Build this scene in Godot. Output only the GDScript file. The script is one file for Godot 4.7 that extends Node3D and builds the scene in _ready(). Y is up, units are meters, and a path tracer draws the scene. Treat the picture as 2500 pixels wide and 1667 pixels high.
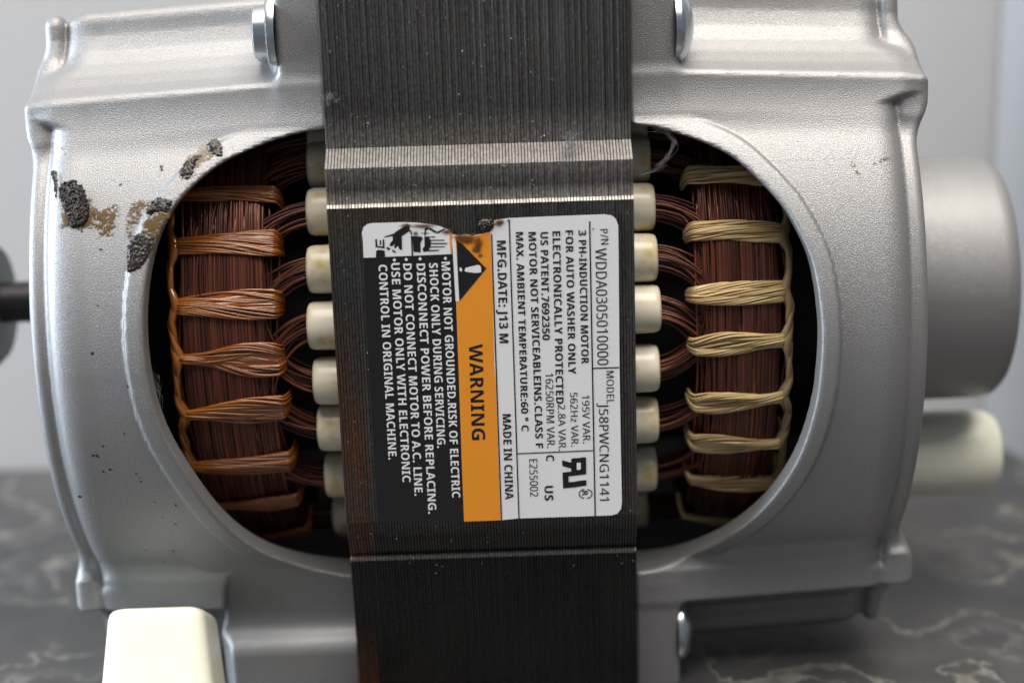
extends Node3D
# A washing machine motor seen close up. Lengths below are in millimetres and are turned into metres by V().
# x runs along the motor's shaft, y is up, z points out of the label; the shaft lies at y = 0, z = AZ.

const AZ := -52.5
const BASE_Y := -66.0
const BARREL := 56.5
const CX := 1250.0
const CY := 833.5
const F := 3960.0
var cam_r: Vector3
var cam_u: Vector3
var cam_f: Vector3
var cam_c: Vector3
var M := {}
var rng := RandomNumberGenerator.new()
var motor: Node3D
var used := {}


# ---------------------------------------------------------------- camera, light
func set_camera() -> void:
	var pitch := deg_to_rad(-15.0)
	var roll := deg_to_rad(1.85)
	cam_f = Vector3(0, sin(pitch), -cos(pitch))
	var r0 := Vector3(1, 0, 0)
	var u0 := r0.cross(cam_f)
	cam_r = r0 * cos(roll) - u0 * sin(roll)
	cam_u = r0 * sin(roll) + u0 * cos(roll)
	cam_c = -(cam_f * F + cam_r * (1200.0 - CX) - cam_u * (890.0 - CY)) / F * 271.0
	var cam := Camera3D.new()
	cam.name = "camera"
	cam.fov = rad_to_deg(2.0 * atan(833.5 / F))
	cam.near = 0.02
	cam.far = 20.0
	cam.transform = Transform3D(Basis(cam_r, cam_u, -cam_f), cam_c * 0.001)
	var at := CameraAttributesPhysical.new()
	at.frustum_focal_length = 12.0 * F / 833.5
	at.frustum_focus_distance = 0.2715
	at.exposure_aperture = 8.2
	cam.attributes = at
	add_child(cam)
	cam.current = true


func area(called: String, at: Vector3, aim: Vector3, size: Vector2, energy: float, color: Color) -> void:
	var l := AreaLight3D.new()
	l.name = called
	l.area_size = size
	l.light_energy = energy
	l.light_color = color
	l.shadow_enabled = true
	l.area_range = 6.0
	add_child(l)
	l.look_at_from_position(at, aim, Vector3(0.1, 0.2, 1).normalized() if absf((aim - at).normalized().y) > 0.95 else Vector3.UP)


func set_light() -> void:
	var env := Environment.new()
	env.background_mode = Environment.BG_COLOR
	env.background_color = Color(0.62, 0.64, 0.68)
	env.background_energy_multiplier = 0.36
	env.tonemap_mode = Environment.TONE_MAPPER_LINEAR
	env.tonemap_exposure = 1.4
	env.sdfgi_enabled = true
	env.ssao_enabled = true
	env.ssil_enabled = true
	var w := WorldEnvironment.new()
	w.name = "environment"
	w.environment = env
	add_child(w)
	area("ceiling_light", Vector3(0.10, 0.95, 0.22), Vector3(0.05, 0, 0.02), Vector2(0.9, 0.75), 1.5, Color(1.0, 0.965, 0.93))
	area("window_light", Vector3(-1.08, 0.30, 0.06), Vector3(0, 0, -0.03), Vector2(0.5, 0.6), 1.6, Color(0.89, 0.945, 1.0))


# ---------------------------------------------------------------- helpers
func V(x: float, y: float, z: float) -> Vector3:
	return Vector3(x, y - BASE_Y, z) * 0.001


func VV(p: Vector3) -> Vector3:
	return Vector3(p.x, p.y - BASE_Y, p.z) * 0.001


func on_z(px: float, py: float, z: float) -> Vector3:
	var d := cam_f * F + cam_r * (px - CX) - cam_u * (py - CY)
	return cam_c + d * ((z - cam_c.z) / d.z)


func on_cyl(px: float, py: float, r: float) -> Vector3:
	var d := (cam_f * F + cam_r * (px - CX) - cam_u * (py - CY)).normalized()
	var oy := cam_c.y
	var oz := cam_c.z - AZ
	var a := d.y * d.y + d.z * d.z
	var b := d.y * oy + d.z * oz
	var q := b * b - a * (oy * oy + oz * oz - r * r)
	return cam_c + d * ((-b - sqrt(maxf(q, 0.0))) / a)


func cyl(x: float, a: float, r: float) -> Vector3:
	return Vector3(x, r * sin(a), AZ + r * cos(a))


class MB:
	var v := PackedVector3Array()
	var n := PackedVector3Array()
	var c := PackedColorArray()
	var i := PackedInt32Array()
	var colored := false

	func vert(p: Vector3, nn: Vector3, col := Color.WHITE) -> int:
		v.append(p)
		n.append(nn)
		c.append(col)
		return v.size() - 1

	func quad_i(a: int, b: int, cc: int, d: int) -> void:  # counter-clockwise from outside
		i.append_array(PackedInt32Array([a, cc, b, a, d, cc]))

	func tri_i(a: int, b: int, cc: int) -> void:
		i.append_array(PackedInt32Array([a, cc, b]))

	func quad(a: Vector3, b: Vector3, cc: Vector3, d: Vector3, col := Color.WHITE) -> void:
		var nn := (b - a).cross(d - a).normalized()
		if nn == Vector3.ZERO:
			nn = (cc - b).cross(d - b).normalized()
		quad_i(vert(a, nn, col), vert(b, nn, col), vert(cc, nn, col), vert(d, nn, col))

	func mesh(mat: Material) -> ArrayMesh:
		var ar := []
		ar.resize(Mesh.ARRAY_MAX)
		ar[Mesh.ARRAY_VERTEX] = v
		ar[Mesh.ARRAY_NORMAL] = n
		if colored:
			ar[Mesh.ARRAY_COLOR] = c
		ar[Mesh.ARRAY_INDEX] = i
		var m := ArrayMesh.new()
		m.add_surface_from_arrays(Mesh.PRIMITIVE_TRIANGLES, ar)
		m.surface_set_material(0, mat)
		return m


func put(called: String, m: Mesh, parent: Node) -> MeshInstance3D:
	var o := MeshInstance3D.new()
	var key := str(parent.get_instance_id()) + called
	var k: int = used.get(key, 0)
	used[key] = k + 1
	o.name = called if k == 0 else "%s_%03d" % [called, k]
	o.mesh = m
	parent.add_child(o, true)
	return o


# a grid of points, counter-clockwise when u runs right and v runs up, with smooth normals
func grid(mb: MB, nu: int, nv: int, f: Callable, wrap_u := false, col := Color.WHITE, flip := false) -> void:
	var p := PackedVector3Array()
	for j in nv + 1:
		for i in nu + 1:
			p.append(f.call(float(i) / nu, float(j) / nv))
	var w := nu + 1
	var first := mb.v.size()
	for j in nv + 1:
		for i in nu + 1:
			var il := i - 1
			var ir := i + 1
			if wrap_u:
				il = nu - 1 if i == 0 else i - 1
				ir = 1 if i == nu else i + 1
			var du := p[j * w + mini(ir, nu)] - p[j * w + maxi(il, 0)]
			var dv := p[mini(j + 1, nv) * w + i] - p[maxi(j - 1, 0) * w + i]
			var nn := du.cross(dv)
			if nn.length_squared() < 1e-24:
				var jj := j + 1 if j == 0 else j - 1
				du = p[jj * w + mini(ir, nu)] - p[jj * w + maxi(il, 0)]
				nn = du.cross(dv)
			nn = nn.normalized()
			mb.vert(p[j * w + i], -nn if flip else nn, col)
	for j in nv:
		for i in nu:
			var a := first + j * w + i
			if flip:
				mb.quad_i(a, a + w, a + w + 1, a + 1)
			else:
				mb.quad_i(a, a + 1, a + w + 1, a + w)


func tube(mb: MB, pts: PackedVector3Array, rad: Callable, seg: int, col := Color.WHITE, caps := true) -> void:
	var n := pts.size()
	var t0 := (pts[1] - pts[0]).normalized()
	var nrm := t0.cross(Vector3(0.31, 0.82, 0.47)).normalized()
	var first := mb.v.size()
	for i in n:
		var t := (pts[mini(i + 1, n - 1)] - pts[maxi(i - 1, 0)]).normalized()
		nrm = (nrm - t * nrm.dot(t)).normalized()
		var bi := t.cross(nrm)
		var r: float = rad.call(float(i) / (n - 1))
		for k in seg:
			var a := TAU * k / seg
			var d := nrm * cos(a) + bi * sin(a)
			mb.vert(pts[i] + d * r, d, col)
	for i in n - 1:
		for k in seg:
			var k2 := (k + 1) % seg
			var a := first + i * seg
			mb.quad_i(a + k, a + k2, a + seg + k2, a + seg + k)
	if caps:
		for e in 2:
			var at := first + (n - 1) * seg * e
			var t := (pts[1] - pts[0]).normalized() * -1.0 if e == 0 else (pts[n - 1] - pts[n - 2]).normalized()
			var ids := []
			for k in seg:
				ids.append(mb.vert(mb.v[at + k], t, col))
			for k in range(1, seg - 1):
				if e == 1:
					mb.tri_i(ids[0], ids[k], ids[k + 1])
				else:
					mb.tri_i(ids[0], ids[k + 1], ids[k])


# a surface of revolution about an axis through c along ax; prof lists (distance along the axis, radius), going outwards counter-clockwise
func lathe(mb: MB, c: Vector3, ax: Vector3, prof: PackedVector2Array, seg := 48, from := 0.0, to := TAU, squash := Vector2.ONE) -> void:
	var e1 := ax.cross(Vector3.UP if absf(ax.y) < 0.9 else Vector3.RIGHT).normalized()
	var e2 := ax.cross(e1)
	for j in prof.size() - 1:
		var a := prof[j]
		var b := prof[j + 1]
		if a == b:
			continue
		var d := (b - a).normalized()
		var na := Vector2(d.y, -d.x)
		var nb := na
		if j > 0 and prof[j - 1] != a:
			var e := (a - prof[j - 1]).normalized()
			if e.dot(d) > 0.8:
				na = (na + Vector2(e.y, -e.x)).normalized()
		if j < prof.size() - 2 and prof[j + 2] != b:
			var e := (prof[j + 2] - b).normalized()
			if e.dot(d) > 0.8:
				nb = (nb + Vector2(e.y, -e.x)).normalized()
		var first := mb.v.size()
		for k in seg + 1:
			var t := lerpf(from, to, float(k) / seg)
			var o := e1 * cos(t) * squash.x + e2 * sin(t) * squash.y
			mb.vert(VV(c + ax * a.x + o * a.y), (ax * na.x + o * na.y).normalized())
			mb.vert(VV(c + ax * b.x + o * b.y), (ax * nb.x + o * nb.y).normalized())
		for k in seg:
			var q := first + k * 2
			mb.quad_i(q, q + 1, q + 3, q + 2)


func box(mb: MB, a: Vector3, b: Vector3) -> void:  # millimetres
	var p := func(x, y, z): return V(b.x if x else a.x, b.y if y else a.y, b.z if z else a.z)
	mb.quad(p.call(0, 0, 1), p.call(1, 0, 1), p.call(1, 1, 1), p.call(0, 1, 1))
	mb.quad(p.call(1, 0, 0), p.call(0, 0, 0), p.call(0, 1, 0), p.call(1, 1, 0))
	mb.quad(p.call(0, 1, 1), p.call(1, 1, 1), p.call(1, 1, 0), p.call(0, 1, 0))
	mb.quad(p.call(0, 0, 0), p.call(1, 0, 0), p.call(1, 0, 1), p.call(0, 0, 1))
	mb.quad(p.call(1, 0, 1), p.call(1, 0, 0), p.call(1, 1, 0), p.call(1, 1, 1))
	mb.quad(p.call(0, 0, 0), p.call(0, 0, 1), p.call(0, 1, 1), p.call(0, 1, 0))


# ---------------------------------------------------------------- materials
func noise_tex(freq: float, octaves: int, seed_n: int, size: int, ramp: Array, as_normal := 0.0, kind := FastNoiseLite.TYPE_SIMPLEX_SMOOTH) -> NoiseTexture2D:
	var f := FastNoiseLite.new()
	f.noise_type = kind
	f.seed = seed_n
	f.frequency = freq
	f.fractal_octaves = octaves
	var t := NoiseTexture2D.new()
	t.width = size
	t.height = size
	t.seamless = true
	t.noise = f
	if as_normal > 0.0:
		t.as_normal_map = true
		t.bump_strength = as_normal
	elif ramp.size():
		var g := Gradient.new()
		var offs := PackedFloat32Array()
		var cols := PackedColorArray()
		for r in ramp:
			offs.append(r[0])
			cols.append(r[1])
		g.offsets = offs
		g.colors = cols
		t.color_ramp = g
	return t


func mat(called: String, lin: Color, rough: float, metal := 0.0) -> StandardMaterial3D:
	var m := StandardMaterial3D.new()
	m.resource_name = called
	m.albedo_color = lin.linear_to_srgb()
	m.roughness = rough
	m.metallic = metal
	M[called] = m
	return m


func tri(m: StandardMaterial3D, size_mm: float) -> void:
	m.uv1_triplanar = true
	m.uv1_scale = Vector3.ONE * (1000.0 / size_mm)
	m.uv1_triplanar_sharpness = 4.0


func grey(v: float) -> Color:
	return Color(v, v, v)


func make_materials() -> void:
	# sand-blasted die casting
	var al := mat("cast_aluminium", Color(0.39, 0.39, 0.392), 0.54, 0.58)
	tri(al, 46.0)
	al.albedo_texture = noise_tex(0.17, 3, 3, 1024, [[0.0, grey(0.45)], [0.16, grey(0.70)], [0.34, grey(0.86)], [0.6, grey(0.93)], [0.8, grey(1.0)], [1.0, grey(1.0)]])
	al.normal_enabled = true
	al.normal_texture = noise_tex(0.20, 3, 8, 1024, [], 5.0)
	al.normal_scale = 0.42
	al.roughness_texture = noise_tex(0.10, 2, 21, 1024, [[0.0, grey(0.75)], [1.0, grey(1.0)]])
	var zn := mat("zinc_plate", Color(0.58, 0.63, 0.66), 0.24, 1.0)
	zn.normal_enabled = false
	var st := mat("lamination_steel", Color(1, 0.97, 0.93), 0.40, 0.4)
	st.vertex_color_use_as_albedo = true
	tri(st, 21.0)
	st.albedo_texture = noise_tex(0.02, 5, 5, 1024, [[0.0, grey(0.62)], [0.5, grey(0.86)], [0.75, grey(0.95)], [1.0, grey(1.0)]])
	st.roughness_texture = noise_tex(0.05, 3, 15, 512, [[0.0, grey(0.65)], [1.0, grey(1.0)]])
	mat("gap_dark", grey(0.012), 0.8)
	mat("rotor_dark", grey(0.015), 0.7)
	var slv := mat("nylon_sleeve", Color(0.74, 0.71, 0.60), 0.28)
	tri(slv, 14.0)
	slv.albedo_texture = noise_tex(0.01, 3, 9, 256, [[0.0, Color(0.86, 0.78, 0.55)], [0.45, Color(0.97, 0.95, 0.90)], [1.0, grey(1.0)]])
	var cu := mat("enamelled_copper", Color(1, 1, 1), 0.24, 0.4)
	cu.vertex_color_use_as_albedo = true
	mat("winding_core", Color(0.02, 0.008, 0.006), 0.7)
	var am := mat("varnished_cord", Color(1, 1, 1), 0.22)
	am.vertex_color_use_as_albedo = true
	am.clearcoat_enabled = true
	am.clearcoat = 0.9
	am.clearcoat_roughness = 0.08
	var tan_ := mat("waxed_cord", Color(1, 1, 1), 0.30)
	tan_.vertex_color_use_as_albedo = true
	tan_.rim_enabled = true
	tan_.rim = 0.3
	var pl := mat("ivory_plastic", Color(0.74, 0.745, 0.62), 0.36)
	pl.metallic_specular = 0.5
	tri(pl, 30.0)
	pl.albedo_texture = noise_tex(0.02, 4, 33, 512, [[0.0, Color(0.985, 0.98, 0.965)], [0.4, grey(1.0)], [1.0, grey(1.0)]])
	mat("label_white", Color(0.80, 0.80, 0.81), 0.30)
	mat("label_black", Color(0.012, 0.012, 0.014), 0.28)
	mat("label_orange", Color(0.83, 0.30, 0.025), 0.30)
	var gr := mat("dried_grease", Color(0.020, 0.014, 0.010), 0.34)
	tri(gr, 6.0)
	gr.normal_enabled = true
	gr.normal_texture = noise_tex(0.03, 3, 44, 256, [], 1.5)
	var bs := mat("brown_stain", Color(0.115, 0.065, 0.016), 0.30)
	bs.transparency = BaseMaterial3D.TRANSPARENCY_ALPHA
	bs.vertex_color_use_as_albedo = true
	var sc := mat("scorched_paper", Color(0.13, 0.050, 0.008), 0.28)
	sc.transparency = BaseMaterial3D.TRANSPARENCY_ALPHA
	sc.vertex_color_use_as_albedo = true
	mat("lint", Color(0.20, 0.20, 0.21), 0.9)
	mat("dust", Color(0.55, 0.54, 0.50), 0.8)
	mat("black_steel", Color(0.03, 0.028, 0.03), 0.35, 0.6)
	mat("green_steel", Color(0.09, 0.11, 0.105), 0.4, 0.7)
	var tb := mat("veined_stone", Color(1, 1, 1), 0.34)
	tb.uv1_triplanar = true
	tb.uv1_scale = Vector3.ONE * (1000.0 / 300.0)
	var f := FastNoiseLite.new()
	f.noise_type = FastNoiseLite.TYPE_SIMPLEX_SMOOTH
	f.frequency = 0.0048
	f.fractal_octaves = 4
	f.seed = 12
	f.domain_warp_enabled = true
	f.domain_warp_amplitude = 45.0
	f.domain_warp_frequency = 0.012
	var t := NoiseTexture2D.new()
	t.width = 1024
	t.height = 1024
	t.seamless = true
	t.noise = f
	var g := Gradient.new()
	g.offsets = PackedFloat32Array([0.0, 0.30, 0.470, 0.495, 0.503, 0.520, 0.69, 0.703, 0.722, 1.0])
	g.colors = PackedColorArray([Color(0.19, 0.19, 0.20), Color(0.24, 0.24, 0.245), Color(0.27, 0.27, 0.27), Color(0.47, 0.465, 0.44), Color(0.50, 0.495, 0.46), Color(0.25, 0.25, 0.25), Color(0.30, 0.30, 0.30), Color(0.42, 0.415, 0.40), Color(0.28, 0.28, 0.28), Color(0.17, 0.17, 0.18)])
	t.color_ramp = g
	tb.albedo_texture = t
	mat("painted_wall", Color(0.52, 0.52, 0.52), 0.5)
	mat("grey_panel", Color(0.33, 0.33, 0.335), 0.5)


# ---------------------------------------------------------------- setting
func build_setting() -> void:
	var t := MB.new()
	t.quad(Vector3(-0.6, BASE_Y * 0.001, 0.9), Vector3(0.6, BASE_Y * 0.001, 0.9), Vector3(0.6, BASE_Y * 0.001, -0.146), Vector3(-0.6, BASE_Y * 0.001, -0.146))
	var o := put("table_top", t.mesh(M.veined_stone), self)
	o.set_meta("kind", "structure")
	o.set_meta("label", "dark stone table top with pale veins under the motor")
	var b := MB.new()
	var b2 := MB.new()
	b.quad(Vector3(-0.8, -0.2, -0.15), Vector3(0.8, -0.2, -0.15), Vector3(0.8, 0.6, -0.15), Vector3(-0.8, 0.6, -0.15))
	var step := func(x0: float, x1: float, z0: float, z1: float):
		b2.quad(Vector3(x0, -0.2, z0), Vector3(x1, -0.2, z1), Vector3(x1, 0.6, z1), Vector3(x0, 0.6, z0))
	o = put("back_wall", b.mesh(M.painted_wall), self)
	o.set_meta("kind", "structure")
	o.set_meta("label", "pale grey wall out of focus behind the motor")
	step.call(0.128, 0.136, -0.149, -0.112)
	step.call(0.136, 0.30, -0.112, -0.112)
	put("wall_panel", b2.mesh(M.grey_panel), o)


# ---------------------------------------------------------------- stator core
func core_profile() -> PackedVector2Array:  # (y, z) of the front edge, from top to bottom
	return PackedVector2Array([Vector2(66, -4.9), Vector2(52, -4.8), Vector2(42, -4.8), Vector2(36.3, -4.7), Vector2(33.6, -0.9), Vector2(30, -0.85), Vector2(27.7, -0.7), Vector2(27.68, -0.7), Vector2(27.2, -0.02), Vector2(27.15, 0.0), Vector2(23, 0), Vector2(17, 0), Vector2(11, 0), Vector2(5, 0), Vector2(-1, 0), Vector2(-7, 0), Vector2(-13, 0), Vector2(-18, 0), Vector2(-23, 0), Vector2(-27.4, 0), Vector2(-27.5, -0.7), Vector2(-31.5, -2.2), Vector2(-35.1, -4.1), Vector2(-35.5, -3.45), Vector2(-35.95, -3.5), Vector2(-36.0, -3.6), Vector2(-41, -4.3), Vector2(-48, -5.0), Vector2(-56, -5.8), Vector2(-66, -6.8)])


func build_core() -> void:
	var prof := core_profile()
	var back := MB.new()
	box(back, Vector3(-25.9, -65.8, -100), Vector3(24.1, 65.6, -7.2))
	box(back, Vector3(-25.9, -35.0, -7.2), Vector3(24.1, 36.0, -5.0))
	box(back, Vector3(-25.9, -27.0, -5.0), Vector3(24.1, 33.0, -1.15))
	var core := put("stator_core", back.mesh(M.gap_dark), motor)
	var x0 := -26.0
	var count := 97
	var pitch := 50.2 / count
	var rust := FastNoiseLite.new()
	rust.seed = 5
	rust.frequency = 0.09
	var tone := FastNoiseLite.new()
	tone.seed = 19
	tone.frequency = 0.05
	var group_z := 0.0
	var group_t := 1.0
	var zone_left := 0
	for k in count:
		if zone_left == 0:
			zone_left = rng.randi_range(2, 4)
			group_z = rng.randf_range(-0.22, 0.0)
			group_t = rng.randf_range(0.62, 0.85)
		zone_left -= 1
		var xa := x0 + k * pitch + 0.03
		var xb := x0 + (k + 1) * pitch - 0.065
		var xm := (xa + xb) * 0.5
		var jz := rng.randf_range(-0.10, 0.0)
		var jt := rng.randf_range(0.92, 1.07)
		var mb := MB.new()
		mb.colored = true
		var pts := PackedVector2Array()
		var cols := PackedColorArray()
		for i in prof.size():
			var q := prof[i]
			var in_zone := q.y > -0.5 and q.x < 27.3
			pts.append(Vector2(q.x, q.y + (group_z if in_zone else jz)))
			var base := 0.105 * (group_t if in_zone else jt)
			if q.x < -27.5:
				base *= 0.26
			base *= 1.0 + 0.25 * tone.get_noise_2d(xm, q.x)
			var c := Color(base, base * 0.975, base * 0.955)
			# rust: streaks beside the label and at the bottom left corner, brown dirt near the top ridge
			var r := 0.0
			if xm < -21.5 and q.x < 6 and q.x > -36:
				r = clampf((14.0 - q.x) / 24.0, 0.0, 1.0) * clampf(0.55 + 1.2 * rust.get_noise_2d(xm * 6.0, q.x), 0.0, 1.0)
			if xm < -22.5 and q.x < -50:
				r = maxf(r, clampf(0.7 + rust.get_noise_2d(xm * 3.0, q.x), 0.0, 1.0))
			c = c.lerp(Color(0.15, 0.06, 0.022), r * 0.9)
			var y := clampf((-2.0 - xm) / 25.0, 0.0, 1.0) * clampf(1.0 - absf(q.x - 26.0) / 9.0, 0.0, 1.0)
			c = c.lerp(Color(0.12, 0.085, 0.045), y * 0.5)
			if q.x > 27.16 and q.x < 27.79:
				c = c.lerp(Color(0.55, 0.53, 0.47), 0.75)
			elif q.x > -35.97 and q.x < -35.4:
				c = c.lerp(Color(0.40, 0.39, 0.37), 0.6)  # light caught by the up-facing lower ledge, painted into the steel colour
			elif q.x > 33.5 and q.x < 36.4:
				c = c.lerp(Color(0.40, 0.39, 0.37), 0.45)  # chamfer lightened in its colour, as if its upward slope caught overhead light
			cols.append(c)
		var e := 0.04
		for i in prof.size() - 1:
			var a := pts[i]
			var b := pts[i + 1]
			var nn := Vector2(b.y - a.y, a.x - b.x).normalized()  # (y, z) outwards
			var ny := -nn.x if nn.y < 0 else nn.x
			var nz := absf(nn.y)
			var n3 := Vector3(0, ny, nz).normalized()
			var ca := cols[i]
			var cb := cols[i + 1]
			# front strip with a small bevel on both edges
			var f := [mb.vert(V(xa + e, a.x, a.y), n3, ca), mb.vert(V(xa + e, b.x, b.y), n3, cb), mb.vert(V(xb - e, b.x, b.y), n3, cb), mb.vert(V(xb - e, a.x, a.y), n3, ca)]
			mb.quad_i(f[0], f[1], f[2], f[3])
			for s in 2:
				var xe := xa if s == 0 else xb
				var xi := xa + e if s == 0 else xb - e
				var sg := -1.0 if s == 0 else 1.0
				var nb := (n3 + Vector3(sg, 0, 0)).normalized()
				var off := e
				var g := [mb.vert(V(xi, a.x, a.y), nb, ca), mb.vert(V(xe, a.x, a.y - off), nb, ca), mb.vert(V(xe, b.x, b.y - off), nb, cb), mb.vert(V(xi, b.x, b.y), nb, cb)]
				var ns := Vector3(sg, 0, 0)
				var h := [mb.vert(V(xe, a.x, a.y - off), ns, ca), mb.vert(V(xe, a.x, a.y - 9.0), ns, ca), mb.vert(V(xe, b.x, b.y - 9.0), ns, cb), mb.vert(V(xe, b.x, b.y - off), ns, cb)]
				if s == 0:
					mb.quad_i(g[0], g[1], g[2], g[3])
					mb.quad_i(h[0], h[1], h[2], h[3])
				else:
					mb.quad_i(g[3], g[2], g[1], g[0])
					mb.quad_i(h[3], h[2], h[1], h[0])
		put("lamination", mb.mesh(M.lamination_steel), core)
	# dust and grit on the front of the stack
	var grit := MB.new()
	for k in 520:
		var x := rng.randf_range(-25.5, 23.8)
		var y := rng.randf_range(-40, 62) if k % 3 else rng.randf_range(27, 42)
		if y < 27.2 and x > -20 and x < 22.5 and y > -28:
			continue
		var z := 0.0
		for i in prof.size() - 1:
			if y <= prof[i].x and y >= prof[i + 1].x:
				z = lerpf(prof[i].y, prof[i + 1].y, (prof[i].x - y) / maxf(prof[i].x - prof[i + 1].x, 0.01))
		var s := rng.randf_range(0.03, 0.085) * (1.7 if rng.randf() < 0.06 else 1.0)
		var p := V(x, y, z + s * 0.3)
		var d := Vector3(rng.randfn(), rng.randfn(), rng.randfn()).normalized() * s * 0.001 * rng.randf_range(1.0, 1.9)
		var e2 := d.cross(Vector3(0.3, 0.5, 0.8)).normalized() * s * 0.001
		var e3 := d.cross(e2).normalized() * s * 0.001
		for sg in [1.0, -1.0]:
			for q in 4:
				var a1 := e2 if q % 2 == 0 else e3
				var a2 := e3 if q % 2 == 0 else e2
				var s1 := 1.0 if q < 2 else -1.0
				var s2 := 1.0 if q == 0 or q == 3 else -1.0
				var pa: Vector3 = p + d * sg
				var pb := p + a1 * s1
				var pc := p + a2 * s2
				var nn: Vector3 = (pb - pa).cross(pc - pa).normalized()
				var out: bool = nn.dot((pa + pb + pc) / 3.0 - p) > 0
				if not out:
					var tmp := pb
					pb = pc
					pc = tmp
					nn = -nn
				grit.tri_i(grit.vert(pa, nn), grit.vert(pb, nn), grit.vert(pc, nn))
	var go := put("dust_grit", grit.mesh(M.dust), core)
	go.set_meta("kind", "stuff")


# ---------------------------------------------------------------- rating label
func lz(p: Vector2, zoom: int) -> Vector2:  # reads a place noted in one of two enlarged views of the label
	return Vector2(860.0 + p.x / 3.459, (500.0 if zoom == 1 else 880.0) + p.y / 3.459)


func L(p: Vector2, zoom: int) -> Vector2:  # -> millimetres on the label
	var q := lz(p, zoom)
	var w := on_z(q.x, q.y, 0.0)
	return Vector2(w.x, w.y)


func sheet(called: String, pts: PackedVector2Array, z: float, m: Material, parent: Node, thick := 0.02) -> MeshInstance3D:
	var poly := pts
	if Geometry2D.is_polygon_clockwise(poly):
		poly.reverse()
	var mb := MB.new()
	var idx := Geometry2D.triangulate_polygon(poly)
	var first := mb.v.size()
	for p in poly:
		mb.vert(V(p.x, p.y, z), Vector3(0, 0, 1))
	for t in range(0, idx.size(), 3):
		var a := poly[idx[t]]
		var b := poly[idx[t + 1]]
		var c := poly[idx[t + 2]]
		if (b - a).cross(c - a) > 0:
			mb.tri_i(first + idx[t], first + idx[t + 1], first + idx[t + 2])
		else:
			mb.tri_i(first + idx[t], first + idx[t + 2], first + idx[t + 1])
	for k in poly.size():
		var a := poly[k]
		var b := poly[(k + 1) % poly.size()]
		mb.quad(V(a.x, a.y, z - thick), V(b.x, b.y, z - thick), V(b.x, b.y, z), V(a.x, a.y, z))
	return put(called, mb.mesh(m), parent)


func zpoly(list: Array, zoom: int) -> PackedVector2Array:
	var out := PackedVector2Array()
	for k in range(0, list.size(), 2):
		out.append(L(Vector2(list[k], list[k + 1]), zoom))
	return out


func bar(called: String, a: Vector2, b: Vector2, w: float, z: float, m: Material, parent: Node) -> void:
	var d := (b - a).normalized().orthogonal() * w * 0.5
	sheet(called, PackedVector2Array([a + d, b + d, b - d, a - d]), z, m, parent)


# one line of print between two places on its baseline; the tops of the letters point right
func text(words: String, from: Vector2, to: Vector2, cap: float, bold: bool, m: Material, parent: Node, z := 0.26, keep := false) -> void:
	var font := SystemFont.new()
	font.font_names = PackedStringArray(["Droid Sans"])
	font.font_weight = 700 if bold else 400
	var tm := TextMesh.new()
	tm.text = words
	tm.font = font
	tm.font_size = 64
	tm.pixel_size = 0.01
	tm.depth = 0.01
	tm.curve_step = 3.0
	tm.horizontal_alignment = HORIZONTAL_ALIGNMENT_LEFT
	tm.vertical_alignment = VERTICAL_ALIGNMENT_BOTTOM
	tm.material = m
	var box_ := tm.get_aabb()
	var capm := TextMesh.new()
	capm.text = "H"
	capm.font = font
	capm.font_size = 64
	capm.pixel_size = 0.01
	capm.depth = 0.01
	capm.vertical_alignment = VERTICAL_ALIGNMENT_BOTTOM
	var cb := capm.get_aabb()
	var along := (to - from)
	var sx := along.length() / box_.size.x
	var sy := cap / cb.size.y
	if keep:
		sx = sy
	var dx := along.normalized()
	var dy := Vector2(-dx.y, dx.x)
	var o := put("lettering", tm, parent)
	o.set_meta("label", "print reading " + words)
	var bx := Vector3(dx.x, dx.y, 0) * sx * 0.001
	var by := Vector3(dy.x, dy.y, 0) * sy * 0.001
	var bz := Vector3(0, 0, 1) * 0.001
	var org := V(from.x, from.y, z) - bx * box_.position.x - by * cb.position.y
	o.transform = Transform3D(bx, by, bz, org)


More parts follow.
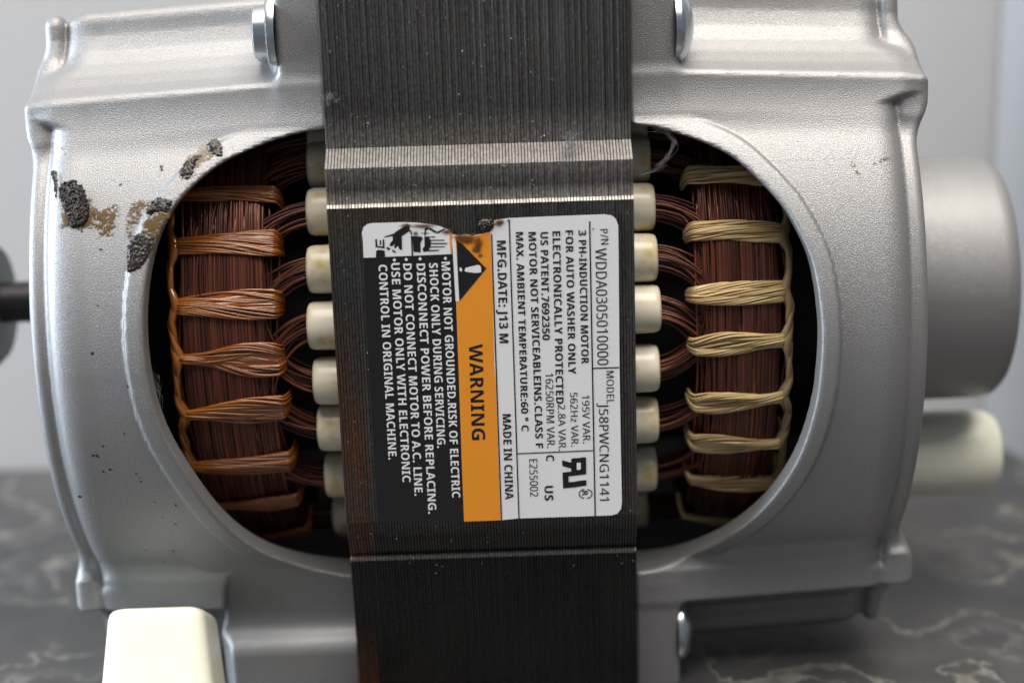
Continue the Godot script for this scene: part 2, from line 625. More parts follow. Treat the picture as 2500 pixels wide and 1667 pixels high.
func build_label() -> void:
	var white: Material = M.label_white
	var black: Material = M.label_black
	var outline := zpoly([88, 300, 80, 235, 92, 190, 120, 165, 165, 154, 300, 150, 430, 147, 540, 150, 640, 163, 740, 180, 815, 214, 850, 250, 905, 262, 960, 250, 1010, 262, 1060, 250, 1100, 242, 1165, 228, 1185, 190, 1200, 130, 1320, 112, 1700, 96, 2130, 80, 2190, 88, 2225, 115, 2246, 170, 2250, 400, 2255, 1000], 1)
	outline.append_array(zpoly([2258, 60, 2268, 700, 2278, 1190, 2270, 1250, 2240, 1290, 2190, 1305, 1800, 1318, 1400, 1331, 1252, 1346, 944, 1357, 560, 1362, 260, 1368, 218, 1330, 190, 900, 140, 100], 2))
	var lab := sheet("rating_label", outline, 0.12, white, motor, 0.1)
	lab.set_meta("label", "white, orange and black warning and rating label with a scorched top edge")
	# black panel
	var blk := zpoly([93, 446, 198, 442, 198, 385, 225, 378, 250, 388, 272, 382, 274, 440, 500, 432, 500, 350, 515, 432, 834, 412, 834, 290, 848, 262, 858, 420, 880, 820], 1)
	blk = zpoly([93, 446, 834, 414, 836, 280, 848, 262, 862, 560, 876, 820], 1)
	blk.append_array(zpoly([905, 300, 925, 880, 944, 1357, 560, 1362, 260, 1368, 218, 1330, 190, 900, 140, 100], 2))
	sheet("black_panel", blk, 0.15, black, lab)
	# orange panel
	var org := zpoly([1090, 243, 1164, 229, 1185, 700, 1200, 1370], 1)
	org.append_array(zpoly([1212, 200, 1252, 1346, 944, 1357, 925, 880, 905, 300], 2))
	org.append_array(zpoly([877, 822, 906, 812, 885, 560, 868, 290, 860, 262, 905, 262, 960, 252, 1010, 264, 1060, 252], 1))
	sheet("orange_panel", org, 0.15, M.label_orange, lab)
	sheet("hazard_triangle", zpoly([880, 296, 935, 335, 1132, 536, 903, 812], 1), 0.18, black, lab)
	sheet("exclamation_mark", zpoly([950, 545, 955, 530, 1060, 505, 1080, 510, 1088, 530, 1088, 568, 1040, 573, 960, 563, 950, 556], 1), 0.21, white, lab)
	sheet("exclamation_mark", zpoly([905, 530, 915, 525, 925, 538, 930, 548, 922, 562, 908, 556], 1), 0.21, white, lab)
	bar("rule_line", L(Vector2(858, 285), 1), L(Vector2(888, 812), 1), 0.6, 0.19, white, lab)
	# rules
	bar("rule_line", L(Vector2(1176, 245), 1), L(Vector2(1260, 1343), 2), 0.22, 0.16, black, lab)
	bar("rule_line", L(Vector2(1325, 128), 1), L(Vector2(1408, 1330), 2), 0.22, 0.16, black, lab)
	bar("rule_line", L(Vector2(2005, 138), 1), L(Vector2(2052, 1308), 2), 0.24, 0.16, black, lab)
	bar("rule_line", L(Vector2(2028, 1378), 1), L(Vector2(2254, 1371), 1), 0.2, 0.17, black, lab)
	bar("rule_line", L(Vector2(1392, 784), 2), L(Vector2(2034, 757), 2), 0.18, 0.17, black, lab)
	# black print: words, baseline start, baseline end (each with its view), cap height in view pixels, bold
	var k := 1.0 / 3.459 / 14.55
	var lines := [
		["P/N", 2093, 205, 1, 2103, 335, 1, 62, false], ["WDDA0305010000", 2052, 365, 1, 2072, 1352, 1, 92, false],
		["3 PH-INDUCTION MOTOR", 1910, 213, 1, 1936, 1340, 1, 62, true], ["FOR AUTO WASHER ONLY", 1800, 214, 1, 1826, 112, 2, 62, true],
		["ELECTRONICALLY PROTECTED", 1690, 222, 1, 1722, 364, 2, 64, true], ["2.8A VAR.", 1736, 370, 2, 1744, 758, 2, 62, false],
		["US PATENT.7692350", 1588, 228, 1, 1606, 1140, 1, 62, true], ["16250RPM VAR.", 1630, 105, 2, 1646, 735, 2, 66, false],
		["MOTOR NOT SERVICEABLE", 1486, 228, 1, 1532, 170, 2, 62, true], ["INS.CLASS F", 1532, 178, 2, 1550, 738, 2, 62, true],
		["MAX. AMBIENT TEMPERATURE:60 ° C", 1380, 228, 1, 1430, 596, 2, 60, true],
		["MFG.DATE: J13 M", 1220, 300, 1, 1244, 1165, 1, 74, true], ["MADE IN CHINA", 1268, 450, 2, 1292, 1170, 2, 70, true],
		["WARNING", 985, 1175, 1, 1010, 670, 2, 112, true], ["MODEL", 2145, 86, 2, 2150, 362, 2, 62, false],
		["J58PWCNG1141", 2083, 356, 2, 2092, 1180, 2, 80, false], ["195V VAR.", 1940, 290, 2, 1950, 696, 2, 62, false],
		["562Hz VAR.", 1840, 268, 2, 1850, 725, 2, 62, false], ["C", 1636, 796, 2, 1637, 846, 2, 68, true],
		["US", 1622, 1056, 2, 1626, 1180, 2, 72, true], ["E255002", 1494, 830, 2, 1502, 1146, 2, 70, false], ["R", 1942, 1098, 2, 1943, 1138, 2, 48, true],
	]
	for q in lines:
		text(q[0], L(Vector2(q[1], q[2]), q[3]), L(Vector2(q[4], q[5]), q[6]), q[7] * k, q[8], black, lab, 0.17)
	for q in [
		["MOTOR NOT GROUNDED.RISK OF ELECTRIC", 752, 480, 1, 843, 1156, 2], ["SHOCK ONLY DURING SERVICING.", 648, 490, 1, 718, 735, 2],
		["DISCONNECT POWER BEFORE REPLACING.", 542, 495, 1, 642, 1290, 2], ["DO NOT CONNECT MOTOR TO A.C. LINE.", 428, 495, 1, 527, 1140, 2],
		["USE MOTOR ONLY WITH ELECTRONIC", 326, 490, 1, 424, 1025, 2], ["CONTROL IN ORIGINAL MACHINE.", 220, 505, 1, 306, 834, 2],
	]:
		text(q[0], L(Vector2(q[1], q[2]), q[3]), L(Vector2(q[4], q[5]), q[6]), 70.0 * k, true, white, lab, 0.17)
	for q in [[786, 450], [572, 454], [455, 460], [355, 464]]:
		var ring := PackedVector2Array()
		for a in 10:
			ring.append(L(Vector2(q[0], q[1]) + Vector2.from_angle(TAU * a / 10) * 13.0, 1))
		sheet("bullet_dot", ring, 0.17, white, lab)
	# certification mark: a letter R turned about, joined to a U
	var e := func(l: Array):
		var o := PackedVector2Array()
		for i in range(0, l.size(), 2):
			var w := on_z(1330.0 + l[i] / 11.2, 1100.0 + l[i + 1] / 11.2, 0.0)
			o.append(Vector2(w.x, w.y))
		return o
	sheet("certification_mark", e.call([725, 215, 780, 200, 985, 185, 1010, 172, 1130, 175, 1135, 632, 965, 655, 650, 690, 655, 852, 780, 845, 935, 815, 1140, 795, 1140, 942, 820, 990, 500, 1022, 485, 590, 725, 560, 725, 490, 690, 470, 500, 415, 478, 380, 475, 250, 660, 305, 722, 318]), 0.17, black, lab)
	sheet("certification_mark", e.call([872, 335, 900, 322, 985, 325, 988, 498, 905, 520, 876, 505]), 0.19, white, lab)
	for a in 14:
		if a in [3, 10]:
			continue
		var c0 := Vector2(1118, 1168)
		var w0 := c0 + Vector2(cos(TAU * a / 14) * 180, sin(TAU * a / 14) * 128)
		var w1 := c0 + Vector2(cos(TAU * (a + 1.05) / 14) * 180, sin(TAU * (a + 1.05) / 14) * 128)
		var l: PackedVector2Array = e.call([w0.x, w0.y, w1.x, w1.y])
		bar("ring_stroke", l[0], l[1], 0.16, 0.17, black, lab)
	# pictograms, noted in a third enlarged view
	var h := func(l: Array):
		var o := PackedVector2Array()
		for i in range(0, l.size(), 2):
			var w := on_z(870.0 + l[i] / 6.818, 530.0 + l[i + 1] / 6.818, 0.0)
			o.append(Vector2(w.x, w.y))
		return o
	for l in [
		[450, 322, 620, 270, 690, 215, 800, 150, 830, 105, 885, 125, 888, 205, 915, 230, 930, 290, 905, 280, 885, 225, 755, 310, 760, 545, 715, 530, 690, 470, 640, 520, 625, 490, 650, 440, 590, 480, 550, 470, 560, 430, 605, 380, 600, 310, 470, 330],
		[312, 362, 340, 362, 350, 480, 318, 500], [385, 380, 408, 378, 412, 460, 390, 462], [435, 370, 460, 366, 470, 520, 440, 510], [345, 478, 445, 482, 440, 512, 340, 500],
		[325, 560, 360, 540, 440, 545, 470, 560, 478, 655, 325, 665], [497, 495, 540, 500, 565, 525, 545, 545, 510, 535], [597, 535, 640, 555, 660, 590, 600, 570],
		[905, 300, 930, 310, 945, 635, 920, 640], [930, 310, 1080, 320, 1105, 350, 1065, 430, 1070, 585, 950, 570], [1135, 180, 1180, 165, 1250, 185, 1340, 240, 1470, 180, 1460, 210, 1360, 265, 1300, 255, 1200, 195, 1160, 215, 1150, 300, 1130, 300],
		[1080, 258, 1210, 262, 1210, 270, 1080, 268], [1130, 315, 1205, 320, 1240, 400, 1235, 480, 1195, 560, 1120, 575, 1100, 525, 1135, 480], [1195, 318, 1310, 318, 1310, 332, 1195, 332], [1230, 374, 1460, 372, 1460, 388, 1230, 390],
		[1235, 428, 1510, 426, 1512, 444, 1235, 446], [1230, 485, 1460, 480, 1480, 492, 1230, 502], [1190, 545, 1380, 540, 1378, 556, 1190, 566],
	]:
		sheet("pictogram", h.call(l), 0.165, black, lab)
	sheet("pictogram_edge", h.call([1545, 240, 1600, 280, 1592, 610, 1570, 610]), 0.166, M.label_orange, lab)
	# scorching along the torn edge
	var nz := FastNoiseLite.new()
	nz.seed = 77
	nz.frequency = 0.35
	for q in [[960, 285, 130, 60, 0.30], [1130, 165, 80, 62, 0.6], [1065, 320, 48, 70, 0.22], [1255, 140, 40, 22, 0.2], [450, 172, 75, 24, 0.10], [600, 176, 150, 26, 0.10], [800, 225, 70, 30, 0.12], [900, 270, 60, 34, 0.2], [1080, 425, 30, 22, 0.12], [1240, 150, 60, 40, 0.12], [1320, 128, 22, 16, 0.10], [535, 240, 34, 26, 0.08], [2035, 200, 12, 12, 0.06], [1050, 375, 60, 50, 0.12]]:
		blob("scorch_mark", L(Vector2(q[0], q[1]), 1), Vector2(q[2], q[3]) * k, 0.19, q[4], M.scorched_paper if q[4] < 0.5 else M.dried_grease, lab, nz)


# an uneven crust on the flat face of the label
func blob(called: String, c: Vector2, r: Vector2, z: float, high: float, m: Material, parent: Node, nz: FastNoiseLite) -> void:
	var mb := MB.new()
	grid(mb, 40, 8, func(u, v):
		var a: float = u * TAU
		var q: float = (1.0 - v) * (0.82 + 0.35 * nz.get_noise_2d(cos(a) * 5.0 + c.x * 3.0, sin(a) * 5.0 + c.y * 3.0))
		var p := c + Vector2(cos(a) * r.x, sin(a) * r.y) * q
		var h: float = high * sqrt(v) * (0.55 + 0.9 * absf(nz.get_noise_2d(p.x * 6.0, p.y * 6.0)))
		return V(p.x, p.y, z - 0.1 + 0.1 * minf(v * 8.0, 1.0) + h), true)
	if m == M.scorched_paper:
		mb.colored = true
		for i in mb.c.size():
			var t := float(i / 41) / 8.0
			mb.c[i] = Color(1, 1, 1, clampf(t * 1.3, 0.0, 0.92))
	put(called, mb.mesh(m), parent)


# ---------------------------------------------------------------- end shields, meshed from a distance field
class Shield:
	var side := -1.0
	var edge := 26.0
	var u_end := 50.4
	var post_u := 8.4
	var opening := PackedVector2Array()  # (u, y)
	var ear := PackedVector2Array()  # (y, z)
	var h := 0.5
	var nx := 0
	var ny := 0
	var nz := 0
	var o := Vector3(-0.6, -66.2, -62.0)
	var tab_open := PackedFloat32Array()
	var tab_ear := PackedFloat32Array()
	var ear_o := Vector2(20, -62)
	var ear_n := Vector2i(0, 0)
	var ear_h := 0.5
	var low_ear := false
	var end_cut := 0.0
	var mesh_v := PackedVector3Array()
	var mesh_n := PackedVector3Array()
	var mesh_i := PackedInt32Array()
	var field := PackedFloat32Array()

	static func poly_dist(p: Vector2, poly: PackedVector2Array) -> float:
		var d := 1e9
		var inside := false
		var n := poly.size()
		var j := n - 1
		for i in n:
			var a := poly[j]
			var b := poly[i]
			var e := b - a
			var w := p - a
			var t := clampf(w.dot(e) / e.length_squared(), 0.0, 1.0)
			d = minf(d, (w - e * t).length_squared())
			if (a.y > p.y) != (b.y > p.y) and p.x < (b.x - a.x) * (p.y - a.y) / (b.y - a.y) + a.x:
				inside = not inside
			j = i
		return -sqrt(d) if inside else sqrt(d)

	func smin(a: float, b: float, k: float) -> float:
		var q := maxf(k - absf(a - b), 0.0) / k
		return minf(a, b) - q * q * k * 0.25

	func smax(a: float, b: float, k: float) -> float:
		var q := maxf(k - absf(a - b), 0.0) / k
		return maxf(a, b) + q * q * k * 0.25

	func ear_at(y: float, z: float) -> float:
		var fx := clampf((y - ear_o.x) / ear_h, 0.0, ear_n.x - 1.001)
		var fy := clampf((z - ear_o.y) / ear_h, 0.0, ear_n.y - 1.001)
		var ix := int(fx)
		var iy := int(fy)
		fx -= ix
		fy -= iy
		var k := iy * ear_n.x + ix
		return lerpf(lerpf(tab_ear[k], tab_ear[k + 1], fx), lerpf(tab_ear[k + ear_n.x], tab_ear[k + ear_n.x + 1], fx), fy)

	func f(u: float, y: float, z: float, opn: float) -> float:
		var zr := z - AZ
		var rc := sqrt(y * y + zr * zr)
		var ys := absf(y)
		var er := ear_at(ys + maxf(u - 8.0, 0.0) * 0.055, z + maxf(u - 8.0, 0.0) * 0.01)
		var post_y := 40.0
		var post_z := -12.5
		if y < 0.0:
			var back := maxf(u - 8.0, 0.0) * 0.055
			if low_ear:
				post_y = 55.5
				post_z = -13.0
				var e1 := ear_at(ys - 2.6 + back * 0.4, z + 0.5)
				var skirt := smax(smax(z + 14.0 + (ys - 40.0) * 0.2, 36.0 - ys, 3.0), -30.0 - z, 1.0)
				er = minf(smax(e1, 24.4 - u, 0.8), smax(skirt, u - 25.2, 0.8))
			else:
				post_y = 45.0
				er = ear_at(ys - 3.4 + back * 1.0, z)
		var w2 := smin(rc - BARREL, er, 6.0)
		var yq := ys if y > 0.0 else ys - 3.0
		var rib := smoothstep(39.8, 42.0, yq) * (1.0 - smoothstep(46.8, 50.0, yq))
		var wall := smax(w2, u - (u_end - 2.7 + (2.2 + end_cut) * rib * (1.0 if y > 0.0 else 0.4)), 5.5)
		var fl2 := smin(rc - 54.2, er, 5.0)
		var ue := u_end + end_cut * smoothstep(32.5, 40.5, yq) * (1.0 - smoothstep(47.5, 53.0, yq))
		var fl := smax(fl2, maxf(u - ue, u_end - 3.4 - u), 2.0)
		var d := smin(wall, fl, 0.8)
		if u < (30.0 if low_ear else post_u + 6.0) and ys > 30.0:
			var post := smax(smax(post_y - ys, z - post_z, 3.0 if low_ear and y < 0.0 else 2.0), u - (24.4 if low_ear and y < 0.0 else post_u), 1.4)
			post = maxf(post, -34.0 - z)
			d = smin(d, post, 5.0 if low_ear and y < 0.0 else 1.6)
		# collar round the window
		var col := smax(rc - BARREL - 0.75, opn - 3.3, 0.5)
		col = maxf(maxf(col, 50.0 - rc), -z - 45.0)
		d = smin(d, col, 0.25)
		d = smax(d, 0.35 - u, 0.7)
		# hollow inside and window
		var cav := smax(rc - 52.6, u - (u_end - 5.0), 3.0)
		d = smax(d, -cav, 0.8)
		var win := maxf(opn, -z - 50.0)
		d = smax(d, -win, 0.8)
		return d

	func work() -> void:
		nx = int((u_end + 4.0) / h) + 1
		ny = int(132.4 / h) + 1
		nz = int(68.5 / h) + 1
		ear_n = Vector2i(int(56.0 / ear_h), int(68.0 / ear_h))
		tab_ear.resize(ear_n.x * ear_n.y)
		for j in ear_n.y:
			for i in ear_n.x:
				tab_ear[j * ear_n.x + i] = poly_dist(ear_o + Vector2(i, j) * ear_h, ear)
		tab_open.resize(nx * ny)
		for j in ny:
			for i in nx:
				tab_open[j * nx + i] = poly_dist(Vector2(o.x + i * h, o.y + j * h), opening)
		field.resize(nx * ny * nz)
		field.fill(9.0)
		var B := 4
		var act := PackedInt32Array()
		var bx := (nx + B - 1) / B
		var by := (ny + B - 1) / B
		var bz := (nz + B - 1) / B
		var reach := h * B * 0.87 * 1.25 + 0.4
		for kz in bz:
			for ky in by:
				for kx in bx:
					var ci := mini(kx * B + B / 2, nx - 1)
					var cj := mini(ky * B + B / 2, ny - 1)
					var u := o.x + (kx * B + 0.5 * (B - 1)) * h
					var y := o.y + (ky * B + 0.5 * (B - 1)) * h
					var z := o.z + (kz * B + 0.5 * (B - 1)) * h
					var d := f(u, y, z, tab_open[cj * nx + ci])
					if absf(d) < reach:
						act.append(kx + bx * (ky + by * kz))
						for k in range(kz * B, mini(kz * B + B, nz)):
							var zz := o.z + k * h
							for j in range(ky * B, mini(ky * B + B, ny)):
								var yy := o.y + j * h
								for i in range(kx * B, mini(kx * B + B, nx)):
									field[i + nx * (j + ny * k)] = f(o.x + i * h, yy, zz, tab_open[j * nx + i])
					elif d < 0.0:
						for k in range(kz * B, mini(kz * B + B, nz)):
							for j in range(ky * B, mini(ky * B + B, ny)):
								for i in range(kx * B, mini(kx * B + B, nx)):
									field[i + nx * (j + ny * k)] = -9.0
		var cell := PackedInt32Array()
		cell.resize(nx * ny * nz)
		cell.fill(-1)
		var sy := nx
		var sz := nx * ny
		var live := PackedInt32Array()
		for b in act:
			var kx := b % bx
			var ky := (b / bx) % by
			var kz := b / (bx * by)
			for k in range(kz * B, mini(kz * B + B, nz - 1)):
				for j in range(ky * B, mini(ky * B + B, ny - 1)):
					for i in range(kx * B, mini(kx * B + B, nx - 1)):
						var q := i + sy * j + sz * k
						var d0 := field[q]
						var d1 := field[q + 1]
						var d2 := field[q + sy]
						var d3 := field[q + sy + 1]
						var d4 := field[q + sz]
						var d5 := field[q + sz + 1]
						var d6 := field[q + sz + sy]
						var d7 := field[q + sz + sy + 1]
						var neg := int(d0 < 0) + int(d1 < 0) + int(d2 < 0) + int(d3 < 0) + int(d4 < 0) + int(d5 < 0) + int(d6 < 0) + int(d7 < 0)
						if neg == 0 or neg == 8:
							continue
						var s := Vector3.ZERO
						var c := 0
						if (d0 < 0) != (d1 < 0): s += Vector3(d0 / (d0 - d1), 0, 0); c += 1
						if (d2 < 0) != (d3 < 0): s += Vector3(d2 / (d2 - d3), 1, 0); c += 1
						if (d4 < 0) != (d5 < 0): s += Vector3(d4 / (d4 - d5), 0, 1); c += 1
						if (d6 < 0) != (d7 < 0): s += Vector3(d6 / (d6 - d7), 1, 1); c += 1
						if (d0 < 0) != (d2 < 0): s += Vector3(0, d0 / (d0 - d2), 0); c += 1
						if (d1 < 0) != (d3 < 0): s += Vector3(1, d1 / (d1 - d3), 0); c += 1
						if (d4 < 0) != (d6 < 0): s += Vector3(0, d4 / (d4 - d6), 1); c += 1
						if (d5 < 0) != (d7 < 0): s += Vector3(1, d5 / (d5 - d7), 1); c += 1
						if (d0 < 0) != (d4 < 0): s += Vector3(0, 0, d0 / (d0 - d4)); c += 1
						if (d1 < 0) != (d5 < 0): s += Vector3(1, 0, d1 / (d1 - d5)); c += 1
						if (d2 < 0) != (d6 < 0): s += Vector3(0, 1, d2 / (d2 - d6)); c += 1
						if (d3 < 0) != (d7 < 0): s += Vector3(1, 1, d3 / (d3 - d7)); c += 1
						s /= c
						var g := Vector3(
							lerpf(lerpf(d1 - d0, d3 - d2, s.y), lerpf(d5 - d4, d7 - d6, s.y), s.z),
							lerpf(lerpf(d2 - d0, d3 - d1, s.x), lerpf(d6 - d4, d7 - d5, s.x), s.z),
							lerpf(lerpf(d4 - d0, d5 - d1, s.x), lerpf(d6 - d2, d7 - d3, s.x), s.y)).normalized()
						cell[q] = mesh_v.size()
						live.append(q)
						var u := o.x + (i + s.x) * h
						mesh_v.append(Vector3(side * (edge + u), o.y + (j + s.y) * h - BASE_Y, o.z + (k + s.z) * h) * 0.001)
						mesh_n.append(Vector3(g.x * side, g.y, g.z))
		for q in live:
			var a := cell[q]
			var i := q % nx
			var j := (q / nx) % ny
			var k := q / sz
			var n0 := field[q] < 0
			if j > 0 and k > 0 and n0 != (field[q + 1] < 0):
				face(a, cell[q - sy], cell[q - sy - sz], cell[q - sz], n0)
			if i > 0 and k > 0 and n0 != (field[q + sy] < 0):
				face(a, cell[q - sz], cell[q - sz - 1], cell[q - 1], n0)
			if i > 0 and j > 0 and n0 != (field[q + sz] < 0):
				face(a, cell[q - 1], cell[q - 1 - sy], cell[q - sy], n0)

	func face(a: int, b: int, c: int, d: int, n0: bool) -> void:
		if a < 0 or b < 0 or c < 0 or d < 0:
			return
		if n0 == (side > 0):
			mesh_i.append_array(PackedInt32Array([a, c, b, a, d, c]))
		else:
			mesh_i.append_array(PackedInt32Array([a, b, c, a, c, d]))


func smooth_loop(pts: PackedVector2Array, n: int) -> PackedVector2Array:  # an open curve through pts
	var out := PackedVector2Array()
	for i in pts.size() - 1:
		var p0 := pts[maxi(i - 1, 0)]
		var p3 := pts[mini(i + 2, pts.size() - 1)]
		for k in n:
			out.append(pts[i].cubic_interpolate(pts[i + 1], p0, p3, float(k) / n))
	out.append(pts[pts.size() - 1])
	return out


func build_shields() -> void:
	var ear := PackedVector2Array([Vector2(26, -30), Vector2(36, -18), Vector2(39.6, -13.8), Vector2(40.4, -12.6), Vector2(46.1, -12.4), Vector2(46.7, -13.0), Vector2(47.4, -16.5), Vector2(48.7, -19.6), Vector2(50.6, -22.3), Vector2(53.0, -24.3), Vector2(56, -25.5), Vector2(58.4, -25.9), Vector2(59.3, -26.3), Vector2(60.0, -27.4), Vector2(60.0, -30), Vector2(57, -34.5), Vector2(48, -42), Vector2(40, -45), Vector2(25, -45)])
	var left := Shield.new()
	left.side = -1.0
	left.edge = 26.0
	left.u_end = 50.4
	left.low_ear = true
	left.end_cut = 1.3
	var lo := PackedVector2Array()
	for p in [Vector2(-24.0, 38.6), Vector2(-28.4, 38.6), Vector2(-33, 37.8), Vector2(-38.5, 36.2), Vector2(-44.5, 33.6), Vector2(-50.2, 29.0), Vector2(-53.9, 23.4), Vector2(-56.0, 15.6), Vector2(-56.7, 7.0), Vector2(-56.3, -1.5), Vector2(-55.0, -8.5), Vector2(-52.8, -15.0), Vector2(-48.8, -24.9), Vector2(-44.9, -31.8), Vector2(-40.5, -36.6), Vector2(-34.5, -40.4), Vector2(-28.0, -42.6), Vector2(-24.0, -43.0)]:
		lo.append(Vector2(-p.x - 26.0, p.y))
	lo = smooth_loop(lo, 5)
	lo.append_array(PackedVector2Array([Vector2(-8, -43.0), Vector2(-8, 38.6)]))
	left.opening = lo
	left.ear = ear
	var right := Shield.new()
	right.side = 1.0
	right.end_cut = 2.4
	right.edge = 24.2
	right.u_end = 48.7
	right.post_u = 8.6
	var ro := PackedVector2Array()
	for p in [Vector2(22.0, 37.8), Vector2(26.5, 37.7), Vector2(31.3, 36.6), Vector2(37, 34.6), Vector2(42, 31.8), Vector2(48, 25.7), Vector2(51, 20.8), Vector2(53.1, 15.3), Vector2(54.2, 7), Vector2(54.2, 0), Vector2(53.4, -8.4), Vector2(51, -18.2), Vector2(46.4, -27.8), Vector2(40.2, -35.6), Vector2(33.4, -41.0), Vector2(28, -43.0), Vector2(22, -43.6)]:
		ro.append(Vector2(p.x - 24.2, p.y))
	ro = smooth_loop(ro, 5)
	ro.append_array(PackedVector2Array([Vector2(-8, -43.6), Vector2(-8, 37.8)]))
	right.opening = ro
	right.ear = ear
	var tasks := []
	for s in [left, right]:
		tasks.append(WorkerThreadPool.add_task(s.work))
	for t in tasks:
		WorkerThreadPool.wait_for_task_completion(t)
	for s in [left, right]:
		var mb := MB.new()
		mb.v = s.mesh_v
		mb.n = s.mesh_n
		mb.i = s.mesh_i
		# rear half of the housing, out of sight
		var first := mb.v.size()
		var u := Vector3(s.side, 0, 0)
		var mesh_o := put("end_shield", mb.mesh(M.cast_aluminium), motor)
		mesh_o.set_meta("label", "cast aluminium end shield left of the laminated stack, stained with dark grease" if s.side < 0 else "cast aluminium end shield right of the laminated stack, mostly clean")
		var rear := MB.new()
		var ro_ := -1.0 if s.side < 0 else 1.0
		lathe(rear, Vector3(0, 0, AZ), Vector3(ro_, 0, 0), PackedVector2Array([Vector2(s.edge + s.u_end - 0.8, 0.1), Vector2(s.edge + s.u_end - 0.8, 53.0), Vector2(s.edge + s.u_end - 4.0, 55.8), Vector2(s.edge + 0.3, 56.0)]), 40, deg_to_rad(85.0 if s.side > 0 else -95.0), deg_to_rad(275.0 if s.side > 0 else 95.0))
		put("rear_housing", rear.mesh(M.cast_aluminium), mesh_o)
		shield_extras(mesh_o, s.side)


func bolt(parent: Node, c: Vector3, dir: float, dome: bool) -> void:
	var mb := MB.new()
	var prof: PackedVector2Array
	if dome:
		prof = PackedVector2Array([Vector2(3.0, 0.05), Vector2(2.9, 1.5), Vector2(2.55, 3.2), Vector2(1.9, 4.7), Vector2(1.2, 5.6), Vector2(0.7, 6.1), Vector2(0.3, 6.2), Vector2(-0.5, 6.2)])
	else:
		prof = PackedVector2Array([Vector2(3.6, 0.05), Vector2(3.6, 4.2), Vector2(3.3, 4.6), Vector2(1.2, 4.8), Vector2(1.1, 5.0), Vector2(1.05, 6.5), Vector2(0.8, 6.9), Vector2(0.3, 7.0), Vector2(-0.5, 7.0)])
	lathe(mb, c, Vector3(dir, 0, 0), prof, 40)
	var o := put("bolt_head", mb.mesh(M.zinc_plate), parent)
	if not dome:
		o.set_meta("label", "zinc plated bolt head with a washer face")


